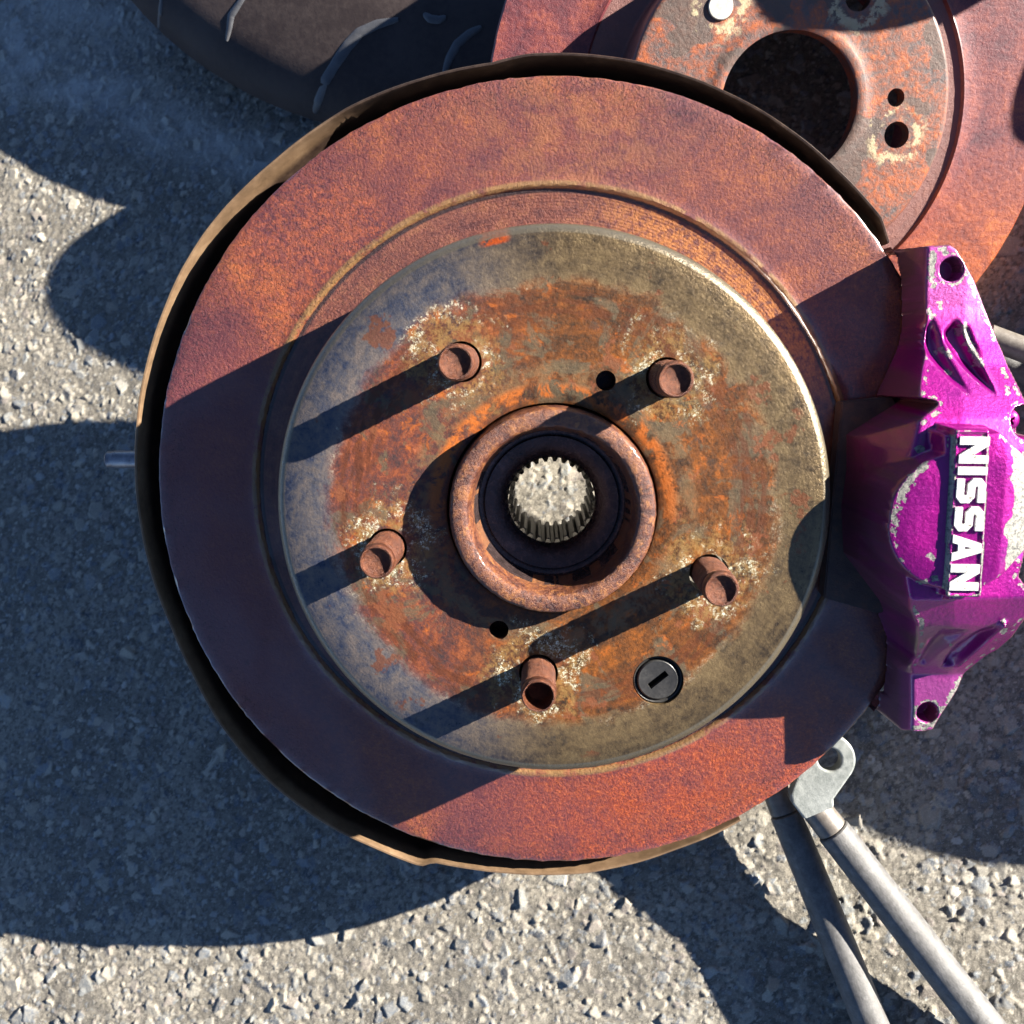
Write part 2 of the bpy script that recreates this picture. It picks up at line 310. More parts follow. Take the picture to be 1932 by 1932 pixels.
# ------------------------------------------------------------------ the asphalt
C2g = np.array([135.205, -207.751, 530.750])*.828          # where the second rotor lies
def build_ground():
    cs = np.array([at_ground(x, y)[:2] for x, y in ((-60, -60), (1992, -60), (1992, 1992), (-60, 1992))])/MM
    x0, y0 = cs.min(0)-8; x1, y1 = cs.max(0)+8
    n = 900; st = max(x1-x0, y1-y0)/(n-1); nx = int((x1-x0)/st)+1; ny = int((y1-y0)/st)+1
    X, Y = np.meshgrid(x0+np.arange(nx)*st, y0+np.arange(ny)*st, indexing='ij')
    Hb = (fbm(X/14, Y/14, 4, 3)-.5)*1.5 + (fbm(X/2.2, Y/2.2, 3, 8)-.5)*.7
    H = Hb.copy(); Cc_ = np.zeros((nx, ny, 3)); 
    base = np.array([.115, .105, .088])
    Cc_[:] = base*(0.8+.5*fbm(X/3, Y/3, 3, 5))[..., None]
    pal = np.array([[.25, .235, .20], [.15, .165, .18], [.33, .30, .245], [.085, .095, .11], [.31, .29, .245], [.20, .175, .155], [.24, .25, .245], [.36, .345, .31]])
    wts = np.array([.22, .18, .16, .14, .07, .13, .08, .02]); wts /= wts.sum()
    def stones(cnt, rmin, rmax, hmin, hmax):
        px = RNG.uniform(x0, x1, cnt); py = RNG.uniform(y0, y1, cnt); R = rmin + (rmax-rmin)*RNG.random(cnt)**1.8
        ids = RNG.choice(len(pal), cnt, p=wts)
        for i in range(cnt):
            r = R[i]; cx, cy = px[i], py[i]
            i0 = max(int((cx-r*1.3-x0)/st), 0); i1 = min(int((cx+r*1.3-x0)/st)+2, nx)
            j0 = max(int((cy-r*1.3-y0)/st), 0); j1 = min(int((cy+r*1.3-y0)/st)+2, ny)
            if i1-i0 < 2 or j1-j0 < 2: continue
            xs = X[i0:i1, j0:j1]-cx; ys = Y[i0:i1, j0:j1]-cy
            k = RNG.integers(4, 8); a0 = RNG.uniform(0, 6.28); asp = RNG.uniform(.55, 1.0)
            ca, sa = math.cos(a0), math.sin(a0); xr = xs*ca+ys*sa; yr = (-xs*sa+ys*ca)/asp
            an = a0 + (np.arange(k)+RNG.uniform(-.28, .28, k))*6.283/k
            d = np.full(xs.shape, 1e9)
            for q in an: d = np.minimum(d, r*RNG.uniform(.72, 1.0) - (xr*math.cos(q)+yr*math.sin(q)))
            top = RNG.uniform(hmin, hmax)*r; tx, ty = RNG.normal(0, .20, 2)
            h = np.minimum(top, d*RNG.uniform(1.1, 2.4)-.25) + tx*xs + ty*ys + Hb[min(int((cx-x0)/st), nx-1), min(int((cy-y0)/st), ny-1)]*.6
            m = (d > 0) & (h > H[i0:i1, j0:j1])
            H[i0:i1, j0:j1][m] = h[m]
            Cc_[i0:i1, j0:j1][m] = pal[ids[i]]*RNG.uniform(.75, 1.35)
    stones(52000, .55, 1.4, .10, .34)
    stones(13000, 1.3, 2.8, .06, .20)
    stones(3600, 2.4, 4.6, .05, .15)
    stones(260, 2.8, 5.6, .10, .17)
    H += (RNG.random(H.shape)-.5)*.10
    # rare red and white chips
    red = RNG.random((nx, ny)) > 1.1
    # mastic and dust coat the stone sides and fill the joints
    dust = np.clip((fbm(X/28, Y/28, 4, 11)-.40)*3.2, 0, 1)
    g = at_ground(330, 150)/MM; g2 = at_ground(60, 20)/MM; g3 = at_ground(640, 300)/MM
    def seg(p, q, w):
        e = q[:2]-p[:2]; t = np.clip(((X-p[0])*e[0]+(Y-p[1])*e[1])/(e @ e), 0, 1); d = np.hypot(X-p[0]-t*e[0], Y-p[1]-t*e[1])
        return np.exp(-(d/w)**2)
    q = np.clip(seg(at_ground(-60, 90)/MM, at_ground(560, 330)/MM, 16)*1.1 + seg(at_ground(0, -40)/MM, at_ground(240, 0)/MM, 34)*1.0, 0, 1)
    q *= np.clip(.25+1.5*(fbm(X/10, Y/10, 4, 21)-.25), 0, 1)
    dcol = np.array([.37, .335, .27]); pc = np.array([.50, .50, .48])
    a = (.22+.36*dust)[..., None]*np.clip((fbm(X/1.3, Y/1.3, 3, 31)-.36)*6, 0, 1)[..., None]
    Cc_ = Cc_*(1-a) + dcol*a
    Cc_ = Cc_*(1-q[..., None]*.75) + pc*q[..., None]*.75
    H = H*.86 - (H.mean()+.6)
    dc_ = W(C2g)[:2]/MM; H -= 17*np.exp(-((X-dc_[0]-70)**2+(Y-dc_[1]+50)**2)/(2*120.**2))
    V = np.stack([X, Y, H], -1).reshape(-1, 3)
    idx = np.arange(nx*ny).reshape(nx, ny)
    Fq = np.stack([idx[:-1, :-1], idx[1:, :-1], idx[1:, 1:], idx[:-1, 1:]], -1).reshape(-1, 4)
    # plain sheet that carries the asphalt on towards the horizon
    B = 40000.; nb = len(V)
    xs = [-B, x0, x1, B]; ys = [-B, y0, y1, B]; ext = []; ef = []
    for i in range(4):
        for j in range(4): ext.append((xs[i], ys[j], -.7))
    for i in range(3):
        for j in range(3):
            if i == 1 and j == 1: continue
            ef.append((nb+i*4+j, nb+(i+1)*4+j, nb+(i+1)*4+j+1, nb+i*4+j+1))
    V = np.vstack([V, np.array(ext)]); Fq = np.vstack([Fq, np.array(ef)])
    col = np.ones((len(V), 4), np.float32); col[:nb, :3] = Cc_.reshape(-1, 3); col[nb:, :3] = (.2, .19, .165)
    s = NT('asphalt'); c = s.attr('chip'); f1 = s.noise(1.3, 5, .7); f2 = s.noise(.012, 3, .5)
    colr = s.mix(c, (0, 0, 0), s.lin(f1, .35, .65, .22, 0.0)); colr = s.mix(colr, (.42, .385, .32), s.mul(s.step(f1, .54, .66), .4))
    colr = s.mix(colr, (1, 1, 1), s.mul(s.step(s.voro(.9, rnd=1.0), .10, .03), .35))
    m = s.out(colr, .72, 0, .4, s.bump(f1, .35, .8))
    o = grid_mesh('ground', V, Fq, m); tag(o, kind='structure')
    at = o.data.attributes.new('chip', 'FLOAT_COLOR', 'POINT'); at.data.foreach_set('color', col.ravel())
build_ground()
# ------------------------------------------------------------------ brake assembly
root = empty('brake_assembly', 'large rusty brake disc with five wheel studs and a purple caliper on the asphalt', 'brake disc')
place(root, W(Cc), Rw @ Nc, Rw @ Uc)
def crust(r, h, a):
    x, y = r*math.cos(a), r*math.sin(a)
    n = mnoise(Vector((x*.6, y*.6, h*.3))); n2 = mnoise(Vector((x*.16, y*.16, 5+h*.1)))
    if r > 144: return r + .28*n + .15*n2, h + (.22*n if h > -3 else 0)
    if 108.8 < r < 113.5 and h < 5: return r + .35*n, h + .22*n
    if h > 40: return r, h + .05*n
    return r, h + .05*n + .06*n2
prof = [(136, -18), (147.5, -18), (148.4, -17), (148.5, -9), (148.5, -1.6), (148.2, -.5), (147.4, 0)]
prof += [(r, 0) for r in (144, 138, 130, 122, 116, 113.2)]
prof += [(112.4, .35), (111.2, .5), (110.5, .1), (109.9, -.8), (108.6, -1.2), (104, -1.2), (98, -1.2), (94.2, -1.2), (92.8, -.6), (92.6, 2), (92.8, 20), (93.0, 37.5), (92.9, 39.5), (92.5, 40.5), (91.2, 41.6), (90.4, 42.0), (89.9, 42.12), (88.4, 42.25), (86.5, 42.42), (84, 42.54), (80, 42.6)]
prof += [(r, 42.6) for r in (70, 60, 50, 42, 36.4)]
prof += [(35.4, 42.2), (35.2, 41), (35.2, 30), (50, 30), (84, 30), (84, -10), (110, -14)]
rotor = lathe('rotor', prof, 420, M_ROTOR, root, closed=True, rfun=crust)
HOLE2 = [(17.3, 42.6), (-17.9, -41.8)]
PLUG = (36.6, -59.2)
cut(rotor, [(u, v, 6.7, 20, 60) for (u, v) in STUDS] + [(u, v, 3.3, 20, 60) for (u, v) in HOLE2] + [(PLUG[0], PLUG[1], 8.7, 20, 60)])
rotor.parent = root
rotor['label'] = 'rusted friction ring with a raised grey and orange hat'
# hub: raised ring, stepped bore, spline
hub = lathe('hub', [(52, 28), (34.9, 28), (34.6, 41), (34.3, 43), (33.9, 48.4), (33.4, 49.7), (32.6, 50.2), (30.0, 50.3), (28.7, 50.1), (28.0, 49.5), (27.2, 46.5), (26.4, 40.5), (25.4, 31), (25.2, 28.2), (23.6, 27.4), (23.2, 28.3), (20.6, 27.6), (18.2, 26.2), (16.6, 24.4), (15.4, 22), (15.4, 21), (19, 20), (19, -12), (52, -12)], 200, M_HUB, root, closed=True,
            rfun=lambda r, h, a: (r + (.22*mnoise(Vector((r*math.cos(a)*.5, r*math.sin(a)*.5, h*.5))) if h > 40 else 0), h + (.2*mnoise(Vector((r*math.cos(a)*.4, r*math.sin(a)*.4, 9.))) if h > 46 else 0)))
hub.data.materials.append(M_BORE)
for p in hub.data.polygons:
    c = p.center/MM
    if math.hypot(c.x, c.y) < 25.9 and c.z < 40.6: p.material_index = 1
V = []; F = []; T = 28; S = T*6
for k, h in enumerate((21.6, 21.2, -14.5, -15)):
    for i in range(S):
        ph = (i % 6)/6; a = 2*math.pi*i/S
        rr = 15.25 if ph < .34 else (14.75 if ph < .5 or ph > .84 else 13.75)
        if k in (0,): rr += .35
        V.append((rr*math.cos(a), rr*math.sin(a), h))
for k in range(3):
    for i in range(S): j = (i+1) % S; F.append((k*S+i, k*S+j, (k+1)*S+j, (k+1)*S+i))
spl = mesh('splined_bore', V, F, M_SPLINE, hub, False); spl['label'] = 'toothed splines inside the hub bore'
# studs
for i, (u, v) in enumerate(STUDS):
    dc = 6.5 if i == 3 else 1.3
    rc = 4.75 if i == 3 else 4.6
    pr = [(6.0, -16), (5.75, -14.8)]
    h = -14.0
    while h < 19.5: pr += [(5.8, h), (5.8, h+.3), (5.25, h+.8)]; h += 1.4
    pr += [(5.6, 20.4), (5.7, 22.2), (5.5, 23.2), (5.05, 23.8), (rc, 23.7), (rc-.35, 23.8-dc*.6), (rc-1.4, 23.8-dc), (.01, 23.8-dc-.3)]
    st = lathe('wheel_stud', pr, 48, M_STUD, root, rfun=lambda r, h, a, i=i: (r + .12*mnoise(Vector((math.cos(a)*2, math.sin(a)*2, h*.5+i*7))), h + .12*mnoise(Vector((r*math.cos(a)*.4, r*math.sin(a)*.4, i*9.)))), sharp=22)
    st.location = (u*MM, v*MM, 42.6*MM)
    if i == 3: st['label'] = 'rusty stud whose end is deeply hollow'
# rubber plug with slot
pl = lathe('rubber_plug', [(8.6, -3), (8.6, -.9), (8.1, -.5), (7.5, -.9), (7.25, -1.4), (7.0, -.3), (6.6, .05), (6.0, -.05), (.5, -.15), (.01, -.15), (.01, -5), (8.6, -5)], 64, M_BLACK, root, sharp=40)
bm = bmesh.new(); bm.from_mesh(pl.data); bmesh.ops.remove_doubles(bm, verts=bm.verts, dist=.02*MM)
bmesh.ops.holes_fill(bm, edges=[e for e in bm.edges if e.is_boundary]); bmesh.ops.recalc_face_normals(bm, faces=bm.faces); bm.to_mesh(pl.data); bm.free()
def cut_box(o, c, sx, sy, z0, z1, ang):
    bm = bmesh.new(); bmesh.ops.create_cube(bm, size=1)
    bmesh.ops.scale(bm, vec=(sx*MM, sy*MM, (z1-z0)*MM), verts=bm.verts); bmesh.ops.rotate(bm, verts=bm.verts, matrix=Matrix.Rotation(ang, 3, 'Z'))
    bmesh.ops.translate(bm, verts=bm.verts, vec=(c[0]*MM, c[1]*MM, (z0+z1)/2*MM))
    me = bpy.data.meshes.new('cutter'); bm.to_mesh(me); bm.free(); c = bpy.data.objects.new('cutter', me); COL.objects.link(c)
    par = o.parent; o.parent = None
    md = o.modifiers.new('b', 'BOOLEAN'); md.operation = 'DIFFERENCE'; md.object = c; md.solver = 'EXACT'
    nm = bpy.data.meshes.new_from_object(o.evaluated_get(bpy.context.evaluated_depsgraph_get())); o.modifiers.clear(); o.data = nm
    nm.set_sharp_from_angle(angle=math.radians(35)); bpy.data.objects.remove(c); o.parent = par
cut_box(pl, (0, 0), 7.8, 2.2, -3.2, 2, math.radians(40))
pl.location = (PLUG[0]*MM, PLUG[1]*MM, 41.9*MM); pl['label'] = 'round black plug with a slot'
# dust shield: dished sheet with a turned up rim, open on the caliper side
def shield():
    V = []; F = []; a0, a1 = math.radians(36.5), math.radians(300); n = 300
    def R(a):
        d = math.degrees(a)
        return float(np.interp(d, [36.5, 40, 49, 66, 82, 93, 94.5, 98, 108, 118, 130, 139, 149, 167, 186, 200, 208, 215, 226, 235, 243, 251.5, 253, 264, 276, 289, 300], [153.5, 154.9, 154.5, 155.4, 156, 156.1, 155.6, 154.4, 155.1, 156.4, 156.5, 158.1, 158.9, 158.3, 157.4, 156.7, 157.6, 159.6, 161.2, 161.6, 160.6, 160.4, 157.2, 155.6, 155.1, 153.4, 153.0])) 
    def slope(a):
        d = math.degrees(a); return float(np.interp(d, [36, 118, 128, 140, 150, 170, 240, 262, 290, 300], [.4, .6, 5.0, 6.5, 3.0, .7, .6, 1.5, 2.0, 2]))
    for i in range(n+1):
        a = a0+(a1-a0)*i/n; r = R(a) + .25*mnoise(Vector((a*9, 3, 0))); sl = slope(a); hh = float(np.interp(math.degrees(a), [36, 60, 110, 250, 275, 300], [-4.5, -3.5, -3, -3, -3.5, -6])) + .5*mnoise(Vector((a*5, 8, 0)))
        d = math.degrees(a)
        if d < 40: hh -= (40-d)*1.2
        pro = [(60, -40), (120, -40), (r-sl-3, -37), (r-sl-.8, -34), (r-.6, hh-1.0), (r-.1, hh-.2), (r+.5, hh-.1), (r+.9, hh-.7), (r+.6, hh-2), (r-sl+.2, -35), (r-sl-2, -38.3), (120, -41.3), (60, -41.3)]
        for (q, h) in pro: V.append((q*math.cos(a), q*math.sin(a), h))
    m = 13
    for i in range(n):
        for j in range(m): k = (j+1) % m; F.append((i*m+j, i*m+k, (i+1)*m+k, (i+1)*m+j))
    F.append(tuple(range(m))[::-1]); F.append(tuple(n*m+j for j in range(m)))
    o = mesh('dust_shield', V, F, M_SHIELD, root, True, 40)
    bm = bmesh.new(); bm.from_mesh(o.data); bmesh.ops.recalc_face_normals(bm, faces=bm.faces); bm.to_mesh(o.data); bm.free()
    o['label'] = 'brown sheet metal splash shield curling round the disc edge'
shield()
# knuckle behind the disc: barrel, carrier arms reaching the asphalt
lathe('knuckle', [(22, -16), (50, -16), (50, -42), (40, -46), (24, -46), (20, -40)], 64, M_KNUCKLE, root, closed=True)
NgL = np.array([G @ Uc, G @ Vc, G @ Nc])       # ground normal in disc frame
def hgt(u, v, h): return 98.34 + np.dot((u, v, h), NgL)
def tube_pts(name, pts, rad, mat, parent, seg=20, cap=True):
    V = []; F = []; pts = [np.array(p, float) for p in pts]; n = len(pts); up = None
    for i, p in enumerate(pts):
        t = pts[min(i+1, n-1)]-pts[max(i-1, 0)]; t /= np.linalg.norm(t)
        if up is None: up = np.cross(t, (0.3, .5, .8)); up /= np.linalg.norm(up)
        up = up - t*(up @ t); up /= np.linalg.norm(up); w = np.cross(t, up)
        r = rad[i] if isinstance(rad, (list, tuple)) else rad
        for k in range(seg):
            a = 2*math.pi*k/seg; V.append(p + r*(math.cos(a)*up+math.sin(a)*w))
    for i in range(n-1):
        for k in range(seg): l = (k+1) % seg; F.append((i*seg+k, i*seg+l, (i+1)*seg+l, (i+1)*seg+k))
    if cap: F.append(tuple(range(seg))[::-1]); F.append(tuple((n-1)*seg+k for k in range(seg)))
    return mesh(name, V, F, mat, parent, True, 45)
for (u, v) in ((-95, 40), (-60, -95), (20, 105)):
    h = -45; z = hgt(u, v, h); k = (z-9)
    e = np.array([u, v, h]) - NgL*k
    tube_pts('knuckle_arm', [(u*.35, v*.35, -34), (u*.8, v*.8, -48), (u, v, -56), tuple(e)], [14, 12, 11, 9], M_KNUCKLE, root)
b = loc(236, 867, -34); 
tube_pts('bolt', [(b[0]+30, b[1]+.4, -34), (b[0]-4.2, b[1], -34), (b[0]-4.5, b[1], -34), (b[0]-7, b[1], -34), (b[0]-7.6, b[1], -34)], [3.7, 3.7, 3.4, 3.4, 2.6], M_BOLT, root)
tube_pts('knuckle_boss', [(-100, b[1]+.3, -47), (b[0]+24, b[1]+.4, -44), (b[0]+14, b[1]+.4, -39)], [9, 8, 6], M_KNUCKLE, root)
# ------------------------------------------------------------------ caliper
def px(poly): return [loc(*p) for p in poly]
def caliper():
    st = .36; u0, u1, v0, v1 = 92, 182, -100, 96
    nx = int((u1-u0)/st)+1; ny = int((v1-v0)/st)+1
    X, Y = np.meshgrid(u0+np.arange(nx)*st, v0+np.arange(ny)*st, indexing='ij')
    outer = px([(1746, 463, 20), (1793, 460, 20), (1806, 468, 20), (1841, 528, 20), (1862, 586, 20), (1879, 633, 21), (1892, 663, 23), (1906, 709, 25), (1914, 755, 25), (1920, 790, 24), (1921, 835, 24),
                (1936, 852, 40), (1956, 905, 42), (1960, 960, 42), (1936, 1024, 42), (1893, 1070, 32), (1900, 1097, 20), (1889, 1133, 20), (1876, 1182, 18), (1863, 1212, 18), (1847, 1228, 18), (1824, 1268, 18),
                (1809, 1302, 18), (1775, 1353, 18), (1761, 1378, 18), (1740, 1382, 18), (1718, 1380, 17), (1690, 1366, 6), (1660, 1343, 3), (1646, 1324, 3), (1673, 1309, 3), (1679, 1266, 3), (1680, 1202, 3), (1655, 1128, 6),
                (1600, 1047, 14), (1596, 960, 14), (1606, 887, 14), (1606, 822, 14), (1694, 752, 3), (1661, 745, 3), (1700, 660, 3), (1709, 619, 3), (1708, 526, 3), (1700, 490, 3), (1694, 470, 4)])
    D = sdf_poly(X, Y, outer)
    # ridge line: left edge of the top surface, and top height, both as functions of v
    rid = np.array([(*loc(x, y, h), h) for x, y, h in ((1748, 463, 20), (1746, 520, 20), (1743, 580, 21), (1741, 640, 24), (1728, 690, 29), (1735, 740, 36), (1738, 790, 42), (1722, 850, 46), (1690, 960, 47), (1705, 1060, 50), (1718, 1130, 50), (1722, 1180, 43), (1712, 1210, 36), (1716, 1250, 24), (1721, 1272, 18), (1722, 1340, 18), (1720, 1385, 18))])
    o_ = np.argsort(rid[:, 1]); rid = rid[o_]
    ur = np.interp(Y, rid[:, 1], rid[:, 0]); hb = np.interp(Y, rid[:, 1], rid[:, 2])
    # fall to the right of the body in the middle
    H = hb - .16*np.clip(X-ur-14, 0, 99) 
    sl = np.interp(Y, [-95, -60, -45, -20, 10, 30, 45, 60, 96], [2.6, 2.6, 2.6, 3.4, 3.0, 2.0, 2.2, 5, 7])
    H = np.where(X < ur, hb + (X-ur)*sl, H)
    # ribs and pockets between lug and dome
    def pocket(poly, depth, soft):
        nonlocal H
        d = sdf_poly(X, Y, px(poly)); H = H - depth*np.clip(d/soft, 0, 1)
    def cp(x, y): return ((2480+x/2.76)*.6389, (700+y/2.76)*.6389)
    def c7(x, y): return ((2480+x/3.5515)*.6389, (1700+y/3.5515)*.6389)
    pocket([(*cp(*q), 27) for q in ((800, 640), (735, 730), (690, 900), (720, 980), (850, 1170), (985, 1310), (930, 1120), (870, 960), (850, 800))], 3.6, 2.2)
    pocket([(*cp(*q), 27) for q in ((980, 670), (885, 760), (880, 850), (950, 1010), (1040, 1130), (1200, 1300), (1190, 1180), (1150, 900), (1090, 720))], 4.0, 2.0)
    # thin rib standing in the second pocket
    rd = sdf_poly(X, Y, px([(*cp(*q), 27) for q in ((1020, 690), (1060, 720), (1170, 1060), (1200, 1270), (1150, 1150), (1040, 850))])); H = H + 3.2*np.clip(rd/1.0+.35, 0, 1)
    pocket([(*c7(*q), 22) for q in ((860, 400), (780, 560), (790, 900), (900, 940), (960, 720), (1120, 440))], 3.4, 3)
    pocket([(*c7(*q), 22) for q in ((1100, 620), (1060, 800), (1070, 960), (1185, 940), (1400, 560), (1440, 400), (1280, 420))], 5, 3)
    rb = sdf_poly(X, Y, px([(*c7(*q), 22) for q in ((1440, 330), (1500, 340), (1240, 960), (1195, 960))])); H = H + 3.5*np.clip(rb/1.0+.3, 0, 1)
    H = blur(H, 1.5)
    # crown of the piston housing
    dc = loc(1799, 982, 52); RD = 23.2
    dome_poly = px([(1760, 812, 48), (1872, 806, 48), (1906, 836, 48), (1950, 880, 47), (1952, 960, 46), (1925, 1036, 47), (1880, 1082, 48), (1800, 1130, 48), (1770, 1130, 48)])
    dd = np.maximum(RD - np.hypot(X-dc[0], Y-dc[1]), np.minimum(sdf_poly(X, Y, dome_poly), 30))
    dome = 55.6 - .012*np.clip(10-dd, 0, 10)**2 - .30*np.clip(X-dc[0]-14, 0, 99)**1.05
    dome = np.where(dd > 0, np.minimum(dome, 44+8.0*(dd+.2)), -99)
    dome = blur(np.where(dome < -50, H-2, dome), .7)
    H = np.where(dd > -.9, np.maximum(H, dome), H)
    # flat machined lug faces
    # nameplate block
    pp = px([(1799, 806, 57), (1871, 808, 57), (1855, 1131, 57), (1781, 1130, 57)]); dp = sdf_poly(X, Y, pp)
    plate = np.where(dp > 0, np.minimum(56.6, 46+16*dp), -99)
    rim = np.where((dp > 0), np.clip(1.6-np.abs(dp-1.0)*2.2, 0, .55), 0)
    H = np.where(dp > 0, np.maximum(H, blur(np.where(plate < 0, H, plate), .45)+rim), H)
    # screw boss
    sb = loc(1903, 792, 26); ds = np.hypot(X-sb[0], Y-sb[1]); H = np.where(ds < 5.4, np.minimum(H, 24+np.clip(ds-4.6, 0, 9)*9), H); H = np.where((X > sb[0]) & (np.abs(Y-sb[1]) < 5), np.minimum(H, 24), H)
    # outline walls
    H = np.minimum(H, 1 + 28*np.clip(D+.5, -9, 99))
    rr = np.clip(D+.2, 0, 1.3); H = H - .9*(1-rr/1.3)**2
    H = H + (fbm(X/1.1, Y/1.1, 3, 4)-.5)*.14
    # bolt holes
    for (x, y, h, r) in ((1795.6, 508, 20, 4.1), (1750, 1344.5, 18, 3.95)):
        c = loc(x, y, h); q = np.hypot(X-c[0], Y-c[1]); H = np.where(q < r, np.minimum(H, h-np.clip((r-q)*14, 0, 8.5)-np.where(q < r*.45, .0, 0)), H)
    # slot at the left (pad end)
    FL = np.where(np.hypot(X, Y) < 150.5, 1.0, -33.0)
    H = np.maximum(H, FL)
    live = (H > FL+.02)
    idx = np.arange(nx*ny).reshape(nx, ny)
    lv = live[:-1, :-1] | live[1:, :-1] | live[1:, 1:] | live[:-1, 1:]
    Fq = np.stack([idx[:-1, :-1], idx[1:, :-1], idx[1:, 1:], idx[:-1, 1:]], -1)[lv]
    used = np.unique(Fq); remap = -np.ones(nx*ny, int); remap[used] = np.arange(len(used))
    V = np.stack([X, Y, H], -1).reshape(-1, 3)[used]; Fq = remap[Fq]
    # wear mask: convex edges plus the worn spots seen on the casting
    Hs = blur(H, 1.4); curv = np.clip((Hs-blur(Hs, 4.0))*.5, 0, .8)
    spots = np.zeros_like(X)
    def strip(pts, h, w):
        nonlocal spots
        P = px([(*q, h) for q in pts])
        for a, b_ in zip(P[:-1], P[1:]):
            e = b_-a; t = np.clip(((X-a[0])*e[0]+(Y-a[1])*e[1])/(e @ e+1e-9), 0, 1)
            spots = np.maximum(spots, np.clip(1.5-np.hypot(X-a[0]-t*e[0], Y-a[1]-t*e[1])/(w*.85), 0, 1.2))
    strip([cp(760, 140), cp(745, 250), cp(765, 380)], 20, 1.9); strip([cp(810, 535), cp(815, 570)], 21, 1.0); strip([cp(700, 590), cp(735, 630)], 21, 1.6)
    strip([cp(1050, 720), cp(1090, 860), cp(1140, 1050)], 27, 1.5); strip([cp(850, 910), cp(900, 980)], 27, 1.2); strip([cp(840, 1090), cp(842, 1095)], 24, .9)
    strip([cp(640, 940), cp(690, 980)], 27, 1.1); strip([cp(1290, 1080), cp(1300, 1130)], 24, 1.2); strip([cp(1280, 1220), cp(1270, 1260)], 24, 1.2)
    strip([cp(770, 940), cp(775, 950)], 22, .8); strip([cp(1020, 750), cp(1030, 790)], 27, .9); strip([cp(850, 100), cp(870, 140)], 20, 1.2)
    strip([cp(690, 1740), cp(700, 1740)], 50, 1.9); strip([cp(650, 1850), cp(540, 1950), cp(440, 2120), cp(400, 2300)], 50, 1.7)
    strip([cp(690, 2570), cp(720, 2590)], 51, 1.0); strip([cp(580, 2760), cp(600, 2770)], 44, 1.3); strip([cp(700, 2740), cp(720, 2745)], 48, 1.0)
    strip([c7(1300, 1050), c7(1180, 1250), c7(1080, 1400), c7(1000, 1530), c7(900, 1600), c7(780, 1590)], 18, 1.5)
    strip([c7(1500, 760), c7(1600, 640)], 18, 1.1); strip([c7(1520, 440), c7(1530, 470)], 22, 1.3); strip([c7(1500, 580), c7(1510, 590)], 22, 1.0); strip([c7(1005, 610), c7(1008, 615)], 20, .8)
    strip([c7(1480, 330), c7(1490, 330)], 24, 1.0)
    ring = np.clip(1.3-np.abs(np.hypot(X-loc(1750, 1344.5, 18)[0], Y-loc(1750, 1344.5, 18)[1])-4.6)/.6, 0, 1)
    pring = np.where(dp > 0, np.clip(1.6-dp*.85, 0, 1.2), 0)
    # bare metal on the outer half of the dome
    bare = np.clip((X-(loc(1888, 950, 50)[0]) + 3.0*(fbm(X/4, Y/4, 4, 77)-.5)*2)/1.0, 0, 1)*np.clip((dd-.3)*2, 0, 1)*np.clip((loc(1885, 850, 50)[1]-Y)/2+1, 0, 1)
    gx, gy = np.gradient(blur(H, 1.0), st); slope = np.hypot(gx, gy)
    n1 = fbm(X/1.6, Y/1.6, 4, 55); n2 = fbm(X/.7, Y/.7, 3, 91)
    chip = np.clip((spots*.9+(n1-.5)*2.0+(n2-.5)*1.6-.52)*4, 0, 1)*(spots > .02)
    chip = np.maximum(chip, np.clip((curv*.9+(n1-.5)*2.2-.75)*4, 0, 1)*(slope < 1.2)*(H > FL+2)*(Y < 92)*.9)
    chip = np.maximum(chip, np.clip((pring*1.0+(n1-.5)*1.5-.45)*4, 0, 1)); chip = np.maximum(chip, ring*(n1 > .42)); chip = np.maximum(chip, bare)*np.clip((5.0-slope)/1.5, 0, 1)
    # brown mask: grimy disc side walls and a browner band below the dome
    grime_dim = np.clip((ur-X+.3)/1.6, 0, 1)*np.clip((Y-30)/35, 0, 1) + np.clip((ur-X)/3, 0, 1)*np.clip((-35-Y)/15, 0, 1)*.85 + .55*np.clip(1-np.abs(Y+48)/9, 0, 1)*np.clip((dc[0]+12-X)/6, 0, 1)
    lw = np.clip((slope-1.5)/1.5, 0, 1)*np.clip((ur-X+1.5)/1.0, 0, 1); grime_dim = np.maximum(grime_dim, lw*(.45+.5*n1)); chip = chip*(1-.9*lw*(spots < .3))
    grime_dim = np.maximum(grime_dim, np.clip((slope-3.0)/1.5, 0, 1)*np.clip((X-ur-2), 0, 1)*(D < 2.5)*.95)  # outer walls browned to cut the pink light they bounce
    col = np.zeros((len(used), 4), np.float32); col[:, 0] = chip.reshape(-1)[used]; col[:, 1] = np.clip(grime_dim, 0, 1).reshape(-1)[used]; col[:, 2] = (spots*.5).reshape(-1)[used]; col[:, 3] = 1
    s = NT('purple_caliper_paint'); c = s.attr('wear'); sp = s.t.nodes.new('ShaderNodeSeparateColor'); s.t.links.new(c, sp.inputs[0])
    n = s.noise(.9, 5, .7); fn = s.noise(3.0, 3, .6); lg = s.noise(.06, 3, .5)
    paint = s.mix((.23, .0012, .145), (.17, .001, .125), s.step(lg, .4, .6)); paint = s.mix(paint, (.30, .012, .17), s.mul(s.step(n, .5, .7), .35)); paint = s.mix(paint, (.12, .004, .10), s.mul(s.step(s.noise(.35, 6, .75, w=3.0), .56, .66), .5))
    lug = s.math('MAXIMUM', s.step(s.y, 58, 70), s.step(s.y, -58, -68)); paint = s.mix(paint, (0.315, 0.086, 0.245), s.mul(lug, .5))
    al = s.mix(s.mix((.10, .10, .10), (.26, .25, .22), s.step(n, .40, .56)), (.34, .33, .29), s.step(fn, .55, .65))
    k = s.step(s.add(sp.outputs[0], s.mul(s.sub(fn, .5), .5)), .42, .58)
